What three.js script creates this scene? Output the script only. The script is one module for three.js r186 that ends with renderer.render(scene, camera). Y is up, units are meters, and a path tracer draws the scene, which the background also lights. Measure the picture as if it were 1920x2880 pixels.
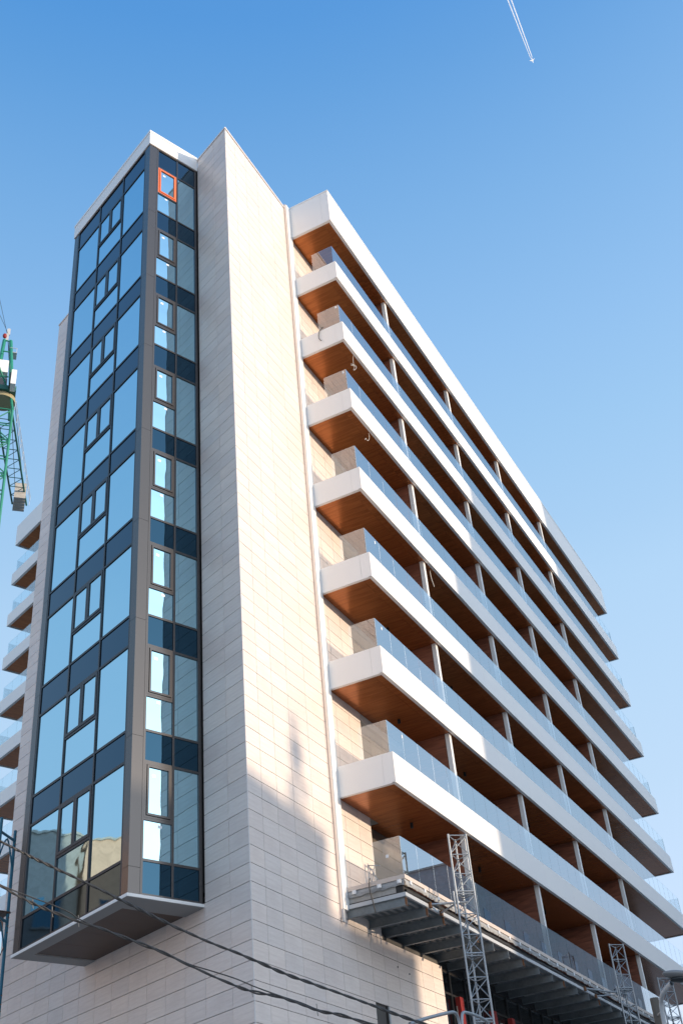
import * as THREE from 'three';
import { mergeGeometries } from 'three/addons/utils/BufferGeometryUtils.js';

// ---------------------------------------------------------------- camera, sky, sun, exposure
const scene = new THREE.Scene();
const rad = Math.PI / 180, V = (x, y, z) => new THREE.Vector3(x, y, z);
const camera = new THREE.PerspectiveCamera(49.703, 682 / 1024, 0.1, 40000);
const EYE = V(-20.781, 1.6, 12.629);
{
  const yaw = 65.282 * rad, pitch = 35.656 * rad, roll = -5.808 * rad;
  const f = V(Math.sin(yaw) * Math.cos(pitch), Math.sin(pitch), -Math.cos(yaw) * Math.cos(pitch));
  const r0 = V(Math.cos(yaw), 0, Math.sin(yaw)), u0 = r0.clone().cross(f);
  const r = r0.clone().multiplyScalar(Math.cos(roll)).addScaledVector(u0, Math.sin(roll));
  const u = u0.clone().multiplyScalar(Math.cos(roll)).addScaledVector(r0, -Math.sin(roll));
  camera.position.copy(EYE);
  camera.quaternion.setFromRotationMatrix(new THREE.Matrix4().makeBasis(r, u, f.clone().negate()));
}
const SUN_AZ = 4.2 * rad, SUN_EL = 6.8 * rad;       // low sun, square on to the long balcony front
const SUN = V(Math.sin(SUN_AZ) * Math.cos(SUN_EL), Math.sin(SUN_EL), Math.cos(SUN_AZ) * Math.cos(SUN_EL));
const EXPOSURE = 1.3, SKY_GAIN = 1.03 / EXPOSURE;
const toLin = (c) => { c /= 255; return c <= 0.04045 ? c / 12.92 : ((c + 0.055) / 1.055) ** 2.4; };
{
  const lin = (e, r, g, b) => [e, toLin(r) - 0.035, toLin(g) - 0.035, toLin(b) * 0.965 - 0.03];
  const stops = [[0, 1.3, 1.17, 1.02], [6, 0.95, 0.95, 0.99], [12, 0.58, 0.73, 0.96], lin(20, 190, 218, 249), lin(30, 175, 210, 246), lin(33, 166, 204, 243), lin(38, 154, 197, 240),
    lin(43, 142, 188, 237), lin(50, 122, 174, 229), lin(57, 97, 157, 221), lin(60, 86, 150, 219), lin(75, 70, 132, 206), lin(90, 62, 122, 200)];
  const W = 1024, H = 512, data = new Float32Array(W * H * 4), d = V(0, 0, 0);
  for (let j = 0; j < H; j++) for (let i = 0; i < W; i++) {
    const el = ((j + 0.5) / H - 0.5) * Math.PI, az = ((i + 0.5) / W - 0.5) * 2 * Math.PI;
    d.set(Math.cos(el) * Math.cos(az), Math.sin(el), Math.cos(el) * Math.sin(az));
    const e = Math.max(0, el / rad);
    let s = 0; while (s < stops.length - 2 && stops[s + 1][0] < e) s++;
    const a = stops[s], b = stops[s + 1], t = THREE.MathUtils.clamp((e - a[0]) / (b[0] - a[0]), 0, 1);
    const g = Math.acos(THREE.MathUtils.clamp(d.dot(SUN), -1, 1)) / rad, glow = 1.7 * Math.exp(-((g / 32) ** 2)), haze = 0.40 * Math.exp(-g / 45);
    const o = (j * W + i) * 4;
    for (let c = 0; c < 3; c++) data[o + c] = SKY_GAIN * (a[c + 1] * (1 - t) + b[c + 1] * t + glow * [1, 0.94, 0.87][c] + haze * [0.82, 0.93, 1.05][c]); // haze round the sun
    data[o + 3] = 1;
  }
  const sky = new THREE.DataTexture(data, W, H, THREE.RGBAFormat, THREE.FloatType);
  sky.mapping = THREE.EquirectangularReflectionMapping; sky.magFilter = THREE.LinearFilter; sky.minFilter = THREE.LinearFilter; sky.needsUpdate = true;
  scene.background = sky; scene.environment = sky;
}
const sun = new THREE.DirectionalLight(new THREE.Color().setRGB(1, 0.79, 0.57), 3.1);
sun.position.copy(SUN).multiplyScalar(160).add(V(15, 15, 0)); sun.target.position.set(15, 15, 0);
sun.castShadow = true; sun.shadow.mapSize.set(4096, 4096);
Object.assign(sun.shadow.camera, { left: -70, right: 70, top: 60, bottom: -60, near: 1, far: 400 });
scene.add(sun, sun.target);
const renderer = new THREE.WebGLRenderer({ antialias: true });
renderer.setSize(682, 1024);
renderer.toneMapping = THREE.LinearToneMapping; renderer.toneMappingExposure = EXPOSURE;
renderer.shadowMap.enabled = true;

// ---------------------------------------------------------------- helpers
let seed = 12345; const rnd = () => { seed = (seed * 1664525 + 1013904223) >>> 0; return seed / 4294967296; };
const rr = (a, b) => a + (b - a) * rnd();
const used = {};
const numbered = (n) => { used[n] = (used[n] ?? -1) + 1; return used[n] ? `${n}_${String(used[n]).padStart(3, '0')}` : n; };
function thing(name, label, category, group) { const o = new THREE.Group(); o.name = numbered(name); o.userData = { label, category }; if (group) o.userData.group = group; scene.add(o); return o; }
function sub(parent, name) { const g = new THREE.Group(); g.name = name; parent.add(g); return g; }
function part(parent, name, geos, mat, stuff) {
  const g = Array.isArray(geos) ? (geos.length > 1 ? mergeGeometries(geos) : geos[0]) : geos;
  const m = new THREE.Mesh(g, mat); m.name = name; m.castShadow = m.receiveShadow = true; if (stuff) m.userData.kind = 'stuff'; parent.add(m); return m;
}
// box from min / max corners, uv in metres (u along x or z, v up)
function bx(x0, x1, y0, y1, z0, z1) {
  const g = new THREE.BoxGeometry(Math.abs(x1 - x0), Math.abs(y1 - y0), Math.abs(z1 - z0));
  g.translate((x0 + x1) / 2, (y0 + y1) / 2, (z0 + z1) / 2); return uvm(g);
}
function pane(x0, x1, y0, y1, z0, z1, back) {          // a sheet of glass: outer face and its four cut edges
  const g = bx(x0, x1, y0, y1, z0, z1), idx = [...g.index.array];
  g.setIndex(idx.filter((_, i) => Math.floor(i / 6) !== (back === 'x' ? 0 : 5))); return g;
}
function uvm(g, ou = 0, ov = 0) {
  const p = g.attributes.position, n = g.attributes.normal, uv = g.attributes.uv;
  for (let i = 0; i < p.count; i++) {
    const ax = Math.abs(n.getX(i)), ay = Math.abs(n.getY(i)), az = Math.abs(n.getZ(i));
    if (ay > ax && ay > az) uv.setXY(i, p.getZ(i) + ou, p.getX(i) + ov);
    else if (ax > az) uv.setXY(i, p.getZ(i) + ou, p.getY(i) + ov);
    else uv.setXY(i, p.getX(i) + ou, p.getY(i) + ov);
  }
  return g;
}
function bar(a, b, r, seg = 6) {
  const d = b.clone().sub(a), g = new THREE.CylinderGeometry(r, r, d.length(), seg, 1);
  g.applyQuaternion(new THREE.Quaternion().setFromUnitVectors(V(0, 1, 0), d.clone().normalize())); g.translate((a.x + b.x) / 2, (a.y + b.y) / 2, (a.z + b.z) / 2); return g;
}
function tube(pts, r, n = 40, seg = 6) { return new THREE.TubeGeometry(new THREE.CatmullRomCurve3(pts), n, r, seg); }
// tiling value noise
function noise2(w, h, s) {
  const t = new Float32Array(w * h); let q = s * 7919 + 17; for (let i = 0; i < t.length; i++) { q = (q * 1664525 + 1013904223) >>> 0; t[i] = q / 4294967296; }
  return (x, y) => { x = ((x % w) + w) % w; y = ((y % h) + h) % h; const i = Math.floor(x), j = Math.floor(y), fx = x - i, fy = y - j, u = fx * fx * (3 - 2 * fx), v = fy * fy * (3 - 2 * fy), i1 = (i + 1) % w, j1 = (j + 1) % h;
    return (t[j * w + i] * (1 - u) + t[j * w + i1] * u) * (1 - v) + (t[j1 * w + i] * (1 - u) + t[j1 * w + i1] * u) * v; };
}
function tex(W, H, fn, size, srgb = true) {
  const data = new Uint8Array(W * H * 4), enc = (c) => { c = Math.min(1, Math.max(0, c)); return Math.round(255 * (srgb ? (c <= 0.0031308 ? 12.92 * c : 1.055 * c ** (1 / 2.4) - 0.055) : c)); };
  for (let j = 0; j < H; j++) for (let i = 0; i < W; i++) { const c = fn(i / W, j / H), o = (j * W + i) * 4; data[o] = enc(c[0]); data[o + 1] = enc(c[1]); data[o + 2] = enc(c[2]); data[o + 3] = 255; }
  const t = new THREE.DataTexture(data, W, H); t.wrapS = t.wrapT = THREE.RepeatWrapping; t.magFilter = THREE.LinearFilter; t.minFilter = THREE.LinearMipmapLinearFilter; t.generateMipmaps = true;
  if (srgb) t.colorSpace = THREE.SRGBColorSpace; t.repeat.set(1 / size[0], 1 / size[1]); t.needsUpdate = true; return t;
}
const mixc = (a, b, t) => [a[0] + (b[0] - a[0]) * t, a[1] + (b[1] - a[1]) * t, a[2] + (b[2] - a[2]) * t];
const RGB = (r, g, b) => new THREE.Color().setRGB(r, g, b);
const std = (c, rough = 0.6, o = {}) => new THREE.MeshStandardMaterial({ color: Array.isArray(c) ? RGB(...c) : c, roughness: rough, ...o });
const phy = (c, rough, o = {}) => new THREE.MeshPhysicalMaterial({ color: RGB(...c), roughness: rough, ...o });

// ---------------------------------------------------------------- materials
const tileTex = (() => {
  const a = noise2(6, 96, 1), b = noise2(14, 220, 2), c = noise2(5, 9, 3), d = noise2(256, 256, 4), e = noise2(40, 128, 5);
  return tex(1024, 1024, (x, y) => {
    const yy = y + 0.012 * (c(x * 5, y * 9) - 0.5);
    let s = 0.45 * a(x * 6, yy * 96) + 0.3 * b(x * 14, yy * 220) + 0.25 * e(x * 40, yy * 128);
    s = s * 0.75 + 0.25 * c(x * 5, y * 9) + 0.06 * (d(x * 256, y * 256) - 0.5);
    return mixc([0.70, 0.605, 0.55], [0.90, 0.81, 0.75], s);
  }, [2.6, 2.6]);
})();
const woodTex = (() => {
  const a = noise2(5, 60, 11), b = noise2(12, 240, 12), c = noise2(4, 12, 13), e = noise2(3, 5, 14);
  return tex(1024, 1024, (x, y) => {
    const yy = y + 0.02 * (c(x * 4, y * 12) - 0.5);
    const s = 0.3 + 0.4 * (0.4 * a(x * 5, yy * 60) + 0.35 * b(x * 12, yy * 240) + 0.25 * e(x * 3, y * 5)) + 0.1 * (a(x * 5, yy * 60) - 0.5);
    return mixc([0.16, 0.040, 0.013], [0.78, 0.28, 0.088], s);
  }, [3.0, 2.4]);
})();
const partitionTex = (() => {  // deeper, redder wood grain than the soffit boards, for the party walls
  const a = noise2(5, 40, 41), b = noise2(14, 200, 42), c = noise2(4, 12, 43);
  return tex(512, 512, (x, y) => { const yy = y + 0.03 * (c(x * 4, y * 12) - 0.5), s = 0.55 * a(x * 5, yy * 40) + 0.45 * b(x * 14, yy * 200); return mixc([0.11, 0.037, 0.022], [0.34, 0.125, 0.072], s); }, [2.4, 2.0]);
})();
const concTex = (() => {
  const a = noise2(8, 8, 21), b = noise2(40, 40, 22), c = noise2(200, 200, 23);
  return tex(512, 512, (x, y) => { const s = 0.4 * a(x * 8, y * 8) + 0.35 * b(x * 40, y * 40) + 0.25 * c(x * 200, y * 200); return mixc([0.6, 0.6, 0.6], [1, 1, 1], s); }, [2, 2]);
})();
const waveTex = (() => { const a = noise2(3, 4, 31), b = noise2(7, 9, 32); return tex(256, 256, (x, y) => { const s = 0.7 * a(x * 3, y * 4) + 0.3 * b(x * 7, y * 9); return [s, s, s]; }, [2.2, 2.2], false); })();
const M = {
  tiles: [[1, 1, 1], [0.96, 0.95, 0.95], [1, 0.985, 0.97], [0.93, 0.935, 0.945]].map((c) => std(c, 0.42, { map: tileTex })),
  mortar: std([0.10, 0.095, 0.09], 0.9),
  white: phy([0.85, 0.84, 0.82], 0.42),
  whites: [[0.89, 0.86, 0.825], [0.88, 0.85, 0.82], [0.90, 0.865, 0.825]].map((c) => phy(c, 0.4)),
  cream: std([0.70, 0.66, 0.60], 0.5),
  profile: std([0.74, 0.69, 0.66], 0.5),
  woods: [[1, 1, 1], [0.95, 0.94, 0.93], [1.0, 0.97, 0.95]].map((c) => phy(c, 0.25, { map: woodTex, ior: 1.34, metalness: 0.55 })),
  partition: std([1, 1, 1], 0.55, { map: partitionTex }),
  frame: phy([0.105, 0.098, 0.096], 0.2, { metalness: 0.6, ior: 1.6 }),
  frameDark: phy([0.03, 0.034, 0.04], 0.35, { metalness: 0.3 }),  // darker copy of frame; on the bay front its colour carries the shade
  pane: phy([0.44, 0.69, 0.79], 0.02, { metalness: 1, bumpMap: waveTex, bumpScale: 0.004 }),
  spandrel: phy([0.035, 0.085, 0.13], 0.03, { metalness: 1, bumpMap: waveTex, bumpScale: 0.0015 }),
  orange: std([0.75, 0.17, 0.06], 0.5),
  glass: phy([0.88, 0.955, 0.98], 0.0, { transmission: 1, thickness: 0, ior: 3.0 }),
  coated: phy([0.80, 0.93, 1.0], 0.0, { metalness: 1, transparent: true, opacity: 0.6 }),
  shopGlass: phy([0.8, 0.82, 0.82], 0.0, { transmission: 1, thickness: 0, ior: 1.35 }),
  slab: std([0.46, 0.45, 0.43], 0.85, { map: concTex }),
  backPanel: phy([0.13, 0.115, 0.10], 0.25),
  dark: std([0.012, 0.012, 0.014], 0.8),
  greySoffit: std([0.30, 0.29, 0.28], 0.6),
  brownSoffit: std([0.085, 0.052, 0.038], 0.5),
  steel: std([0.235, 0.265, 0.28], 0.55, { metalness: 0.1, map: concTex }),
  rust: std([0.24, 0.11, 0.05], 0.85, { map: concTex }),
  decking: std([0.30, 0.31, 0.31], 0.5, { metalness: 0.3 }),
  galv: std([0.42, 0.45, 0.48], 0.42, { metalness: 0.55, map: concTex }),
  membrane: std([0.42, 0.43, 0.44], 0.8, { map: concTex }),
  bitumen: std([0.03, 0.03, 0.032], 0.75),
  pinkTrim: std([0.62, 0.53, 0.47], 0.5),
  clip: std([0.8, 0.82, 0.84], 0.5),
  rubber: std([0.05, 0.046, 0.043], 0.45),
  red: std([0.28, 0.018, 0.016], 0.6),
  timber: std([0.16, 0.14, 0.12], 0.9, { map: concTex }),
  concrete: std([0.52, 0.50, 0.46], 0.85, { map: concTex }),
  lampGrey: std([0.5, 0.52, 0.54], 0.5),
  lampShell: std([0.22, 0.22, 0.225], 0.55),
  blueCap: std([0.01, 0.16, 0.42], 0.5),
  cableTie: std([0.3, 0.28, 0.25], 0.6),
  wire: std([0.75, 0.72, 0.66], 0.6),
  scaf: std([0.02, 0.16, 0.25], 0.5),
  scafRust: std([0.16, 0.08, 0.05], 0.8),
  green: std([0.022, 0.235, 0.155], 0.5),
  greenDark: std([0.012, 0.12, 0.095], 0.5),
  yellow: std([0.33, 0.29, 0.17], 0.7),
};

// ---------------------------------------------------------------- the measured frame
const A = 21.664 * rad, THETA = Math.PI / 2 - A;       // the side wall turns away by this much from square
const E = V(Math.sin(A), 0, -Math.cos(A)), N = V(-Math.cos(A), 0, -Math.sin(A));
const P3 = (u, y, v) => V(E.x * u + N.x * v, y, E.z * u + N.z * v);
const LV = [35.802, 32.63, 29.515, 26.379, 23.033, 19.799, 16.623, 13.43], T = 0.858, XB = 4.515, XE = 40.29, PZ = 1.753;
const ROW = 0.4098, ROW0 = 8.92, WALL_TOP = 36.40;

// ---------------------------------------------------------------- ground
{
  const g = new THREE.PlaneGeometry(6000, 6000); g.rotateX(-Math.PI / 2);
  const m = new THREE.Mesh(g, std([0.36, 0.325, 0.29], 0.9)); m.name = 'ground'; m.userData = { kind: 'structure' }; m.receiveShadow = true; scene.add(m);
}

// ---------------------------------------------------------------- the apartment building
const building = thing('apartment_building', 'tall pale stone clad apartment building with wood soffit balconies and glazed corner bay', 'building');

// solid core behind the claddings
{
  const shape = (pts) => { const s = new THREE.Shape(); pts.forEach(([x, z], i) => i ? s.lineTo(x, -z) : s.moveTo(x, -z)); s.closePath(); return s; };
  const ext = (pts, y0, y1) => { const g = new THREE.ExtrudeGeometry(shape(pts), { depth: y1 - y0, bevelEnabled: false }); g.rotateX(-Math.PI / 2); g.translate(0, y0, 0); return g; };
  const w = P3(12.05, 0, -0.05), c = P3(0.06, 0, -0.05);
  part(building, 'core_wall', ext([[c.x + 0.03, -0.05], [6.42, -0.05], [6.42, -0.4], [38.9, -0.4], [38.9, -14], [w.x + 7, -14.5], [w.x, w.z]], 9.6, 36.2), M.mortar);
  part(building, 'lower_core_wall', ext([[c.x + 0.03, -0.05], [10.25, -0.05], [10.25, -4], [37, -4], [37, -14], [w.x + 7, -14.5], [w.x, w.z]], 0.01, 9.5), M.mortar);
}
// stone cladding
const tileGeo = {};
function tileAt(w, h, v) {
  const k = `${w.toFixed(3)}_${h.toFixed(3)}_${v}`;
  if (!tileGeo[k]) tileGeo[k] = uvm(new THREE.BoxGeometry(w, h, 0.03), v * 0.83 + 0.13, v * 0.57);
  return tileGeo[k];
}
function stoneWall(name, cols, yMin, sgn, cellOk, turn, toWorld) {
  const wall = sub(building, name); wall.rotation.y = turn;
  const cells = [], inv = camera.matrixWorld.clone();
  camera.updateMatrixWorld(); camera.updateProjectionMatrix();
  for (let c = 0; c < cols.length - 1; c++) for (let k = Math.floor((yMin - ROW0) / ROW); ; k++) {
    const y0 = Math.max(yMin, ROW0 + k * ROW), y1 = Math.min(WALL_TOP, ROW0 + (k + 1) * ROW); if (y0 >= WALL_TOP - 0.02) break;
    if (y1 - y0 < 0.02 || !cellOk(cols[c], cols[c + 1], y0, y1)) continue;
    const x0 = cols[c], x1 = cols[c + 1], mid = toWorld((x0 + x1) / 2, (y0 + y1) / 2), q = mid.clone().project(camera);
    const inside = Math.abs(q.x) < 1.03 && Math.abs(q.y) < 1.03;
    cells.push({ x0, x1, y0, y1, d: mid.distanceTo(EYE) + (inside ? 0 : 1000) });
  }
  cells.sort((a, b) => a.d - b.d);
  const rest = [];
  cells.forEach((t, i) => {
    const v = Math.floor(rnd() * 5), w = t.x1 - t.x0 - 0.010, h = t.y1 - t.y0 - 0.014, z = sgn * (-0.015 + rr(-0.0012, 0.0012));
    const x = (t.x0 + t.x1) / 2, y = (t.y0 + t.y1) / 2;
    if (i < 300) { const m = part(wall, 'tile', tileAt(w, h, v), M.tiles[Math.floor(rnd() * 4)]); m.position.set(x, y, z); }
    else rest.push(tileAt(w, h, v).clone().translate(x, y, z));
  });
  if (rest.length) {
    const n = 4, lots = Array.from({ length: n }, () => []); rest.forEach((g) => lots[Math.floor(rnd() * n)].push(g));
    lots.forEach((l, i) => l.length && part(wall, 'far_tiles', l, M.tiles[i], true));
  }
  return wall;
}
const XCOL = [0, 0.635, 1.345, 2.155, 3.14, 4.11, 4.92, 5.73, 6.48, 7.30, 8.09, 8.86, 9.6, 10.3];
const frontWall = stoneWall('front_stone_wall', XCOL, 2.5, 1, (x0, x1, y0) => {
  if (x0 >= 6.47 && y0 > 9.3) return false;
  if (Math.abs(x0 - 5.73) < 0.01 && y0 > 6.8 && y0 < 7.5) return false;
  return true;
}, 0, (x, y) => V(x, y, 0));
const UCOL = [0.014, 0.765, 1.745, 2.545, 3.345, 4.145, 4.945, 5.745, 6.545, 7.345, 8.145, 8.945, 9.745, 10.545, 11.345, 12.1];
const sideWall = stoneWall('side_stone_wall', UCOL, 2.5, -1, (x0, x1, y0, y1) => !(x0 > 1.7 && x1 < 7.0 && y0 > 9.3), THETA, (u, y) => P3(u, y, 0));
// copings and the window hole, the two drill holes and the closing strips
part(building, 'wall_coping', [bx(-0.004, 4.2, WALL_TOP + 0.008, 36.49, -0.02, 0.025)], M.profile);
{ const m = part(building, 'wall_coping', [bx(-0.012, 12.12, WALL_TOP + 0.006, 36.486, -0.022, 0.05)], M.profile); m.rotation.y = THETA; }
part(building, 'corner_trim', [bx(-0.006, 0.006, 2.5, WALL_TOP, -0.012, 0.004)], M.profile);
{ const w = sub(building, 'small_window'); part(w, 'pane', bx(5.76, 6.36, 6.90, 7.67, -0.2, -0.18), M.spandrel); part(w, 'frame', [bx(6.37, 6.45, 6.88, 7.68, -0.16, 0.005), bx(5.735, 6.37, 6.87, 6.90, -0.18, -0.02)], M.frame); part(w, 'sash_bar', bx(6.42, 6.47, 6.88, 7.67, 0.006, 0.03), M.lampGrey); }
for (const [x, y] of [[7.27, 8.78], [7.98, 8.72]]) { const g = new THREE.CylinderGeometry(0.022, 0.022, 0.02, 10); g.rotateX(Math.PI / 2); g.translate(x, y, 0.002); part(building, 'anchor_hole', g, M.dark); }
// white vertical profile between stone and balconies
for (let k = 0; k < 9; k++) { const y1 = k ? LV[k - 1] - 0.45 : 36.62, y0 = k < 8 ? LV[k] - 0.45 : 9.62; part(building, 'vertical_profile', [bx(4.225, 4.56, y0 + 0.006, y1, 0.002, 0.085)], M.white); }
part(building, 'profile_return', bx(4.16, 4.223, 9.40, 36.60, 0.003, 0.05), M.pinkTrim);
part(building, 'profile_foot', bx(4.165, 4.24, 9.30, 9.60, 0.052, 0.10), M.lampGrey);

// ---------------------------------------------------------------- glazed bay on the side wall
{
  const bay = sub(building, 'glazed_bay'); bay.rotation.y = THETA;
  const ub = (u0, u1, y0, y1, v0, v1) => bx(u0, u1, y0, y1, -v1, -v0);
  const U0 = 1.785, U1 = 7.12, VF = 2.0;
  const gb = [32.463, 29.259, 26.145, 22.773, 19.56, 16.455, 13.244, 10.099], ys = [34.835, 31.558, 28.397, 25.235, 21.97, 18.718, 15.577, 12.45];
  part(bay, 'light_block', ub(U0 + 0.12, U1 - 0.02, 9.4, 36.2, 0.02, VF - 0.1), M.dark);  // added solid box inside the bay, unseen, to block light
  // front
  const U = [2.10, 3.585, 5.22, 6.80];
  U.forEach((u) => part(bay, 'mullion', ub(u - 0.032, u + 0.032, 9.31, 35.80, VF - 0.09, VF - 0.004), M.frameDark));
  const tr = (u0, u1, y) => part(bay, 'transom', ub(u0 + 0.033, u1 - 0.033, y - 0.032, y + 0.032, VF - 0.085, VF - 0.008), M.frameDark);
  const paneF = (u0, u1, y0, y1, m, name, d = 0.035) => part(bay, name, ub(u0, u1, y0, y1, VF - d - 0.02, VF - d), m);
  for (let c = 0; c < 3; c++) {
    const a = U[c] + 0.034, b = U[c + 1] - 0.034;
    for (let k = 0; k <= 8; k++) {
      const top = k ? gb[k - 1] - 0.033 : 35.76, bot = k < 8 ? ys[k] + 0.033 : 9.36;
      paneF(a, b, bot, top, M.spandrel, 'spandrel_panel', 0.03);
      if (k) tr(U[c], U[c + 1], gb[k - 1]);
      if (k < 8) {
        tr(U[c], U[c + 1], ys[k]);
        const g0 = gb[k] + 0.033, g1 = ys[k] - 0.033;
        if (c !== 1) paneF(a, b, g0, g1, M.pane, 'pane');
        else {
          const s0 = ys[k] - 1.32, mid = (a + b) / 2;
          tr(U[c], U[c + 1], s0);
          paneF(a, b, g0, s0 - 0.033, M.pane, 'pane');
          for (const [p, q] of [[a, mid - 0.004], [mid + 0.004, b]]) {
            const y0 = s0 + 0.034, w = 0.075;
            part(bay, 'sash', [ub(p, p + w, y0, g1, VF - 0.07, VF + 0.006), ub(q - w, q, y0, g1, VF - 0.07, VF + 0.006), ub(p + w, q - w, y0, y0 + w, VF - 0.07, VF + 0.006), ub(p + w, q - w, g1 - w, g1, VF - 0.07, VF + 0.006)], M.frameDark);
            paneF(p + w, q - w, y0 + w, g1 - w, M.pane, 'pane', 0.02);
          }
        }
      }
    }
  }
  // head, sill and the corner cover panels, one per storey
  part(bay, 'head_frame', [ub(2.07, 6.84, 35.765, 35.82, VF - 0.09, VF - 0.006)], M.frameDark);
  part(bay, 'sill_frame', [ub(2.07, 6.84, 9.302, 9.355, VF - 0.09, VF - 0.002)], M.frameDark);
  const lev = [35.82, ...gb.map((y) => y - 0.2), 9.302];
  for (let k = 0; k < lev.length - 1; k++) {
    const y1 = lev[k] - 0.004, y0 = lev[k + 1] + 0.004; if (y1 - y0 < 0.1) continue;
    part(bay, 'corner_panel', [ub(U0, 2.062, y0, y1, VF - 0.06, VF), ub(U0, U0 + 0.06, y0, y1, 1.70, VF - 0.06)], M.frame);
    part(bay, 'corner_panel', [ub(6.838, U1, y0, y1, VF - 0.06, VF), ub(U1 - 0.06, U1, y0, y1, 0, VF - 0.06)], M.frame);
  }
  // street side of the bay
  const VS = [1.655, 0.84, 0.085];
  const US = U0 + 0.012;
  VS.forEach((v, i) => part(bay, 'mullion', ub(US, US + 0.08, 9.31, 35.80, v - (i === 2 ? 0.075 : 0.03), v + 0.03), M.frame));
  const trS = (v0, v1, y) => part(bay, 'transom', ub(US + 0.004, US + 0.08, y - 0.03, y + 0.03, v1 + 0.031, v0 - 0.031), M.frame);
  const paneS = (v0, v1, y0, y1, m, name, d = 0.03) => part(bay, name, ub(US + d, US + d + 0.02, y0, y1, v1, v0), m);
  for (let c = 0; c < 2; c++) {
    const a = VS[c] - 0.032, b = VS[c + 1] + 0.032;
    for (let k = 0; k <= 8; k++) {
      const top = k ? gb[k - 1] - 0.031 : 35.76, bot = k < 8 ? ys[k] + 0.031 : 9.36;
      paneS(a, b, bot, top, M.spandrel, 'spandrel_panel', 0.022);
      if (k) trS(VS[c], VS[c + 1], gb[k - 1]);
      if (k < 8) {
        trS(VS[c], VS[c + 1], ys[k]);
        const g0 = gb[k] + 0.031, g1 = ys[k] - 0.031;
        if (c === 1) paneS(a, b, g0, g1, M.pane, 'pane');
        else {
          const s0 = ys[k] - 1.40, y0 = s0 + 0.031, w = 0.045, fm = k ? M.frame : M.orange;
          trS(VS[c], VS[c + 1], s0);
          paneS(a, b, g0, s0 - 0.031, M.pane, 'pane');
          const ring = (p, q, lo, hi, ww, d0, d1, nm, mm) => part(bay, nm, [ub(US + d0, US + d1, lo, hi, p - ww, p), ub(US + d0, US + d1, lo, hi, q, q + ww), ub(US + d0, US + d1, lo, lo + ww, q + ww, p - ww), ub(US + d0, US + d1, hi - ww, hi, q + ww, p - ww)], mm);
          ring(a, b, y0, g1, w, 0.0, 0.07, 'window_frame', fm);
          ring(a - w - 0.012, b + w + 0.012, y0 + w + 0.012, g1 - w - 0.012, 0.05, -0.02, 0.06, 'sash', fm);
          paneS(a - 2 * w - 0.02, b + 2 * w + 0.02, y0 + 2 * w + 0.02, g1 - 2 * w - 0.02, M.pane, 'pane', 0.012);
          part(bay, 'pane_sticker', ub(US + 0.009, US + 0.0115, g1 - 0.34, g1 - 0.26, a - 0.30, a - 0.20), M.clip);
          part(bay, 'pane_sticker', ub(US + 0.027, US + 0.0295, s0 - 0.16, s0 - 0.09, a - 0.40 - 0.1 * (k % 2), a - 0.30 - 0.1 * (k % 2)), M.clip);
        }
      }
    }
  }
  part(bay, 'head_frame', [ub(US + 0.002, US + 0.08, 35.765, 35.82, 0.01, 1.69)], M.frame);
  part(bay, 'sill_frame', [ub(US + 0.002, US + 0.08, 9.302, 9.355, 0.01, 1.69)], M.frame);
  // roof band and base
  part(bay, 'roof_band', [ub(1.752, 7.161, 35.835, 36.46, 0.005, 2.029)], M.white);
  part(bay, 'roof_coping', [ub(1.738, 7.175, 36.466, 36.575, 0.008, 2.043)], M.white);
  part(bay, 'roof_band_trim_strip', [ub(1.775, 7.13, 35.822, 35.834, 0.01, 2.01)], M.pinkTrim);  // thin trim strip set back under the roof band
  part(bay, 'base_rim', [ub(1.752, 7.161, 9.232, 9.30, 1.68, 2.029), ub(1.752, 2.54, 9.232, 9.30, 0.003, 1.68), ub(6.62, 7.161, 9.232, 9.30, 0.003, 1.68)], M.white);
  part(bay, 'base_soffit_border', [ub(1.77, 7.145, 9.224, 9.2315, 1.665, 2.012), ub(1.77, 2.55, 9.224, 9.2315, 0.005, 1.664), ub(6.61, 7.145, 9.224, 9.2315, 0.005, 1.664)], M.greySoffit);
  for (let i = 0; i < 4; i++) part(bay, 'soffit_board', ub(2.55 + i * 1.015 + 0.004, 2.55 + (i + 1) * 1.015 - 0.004, 9.245, 9.26, 0.005, 1.66), M.brownSoffit);
  part(bay, 'base_tray', ub(2.5, 6.6, 9.28, 9.298, 0.005, 1.68), M.dark);
}

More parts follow.
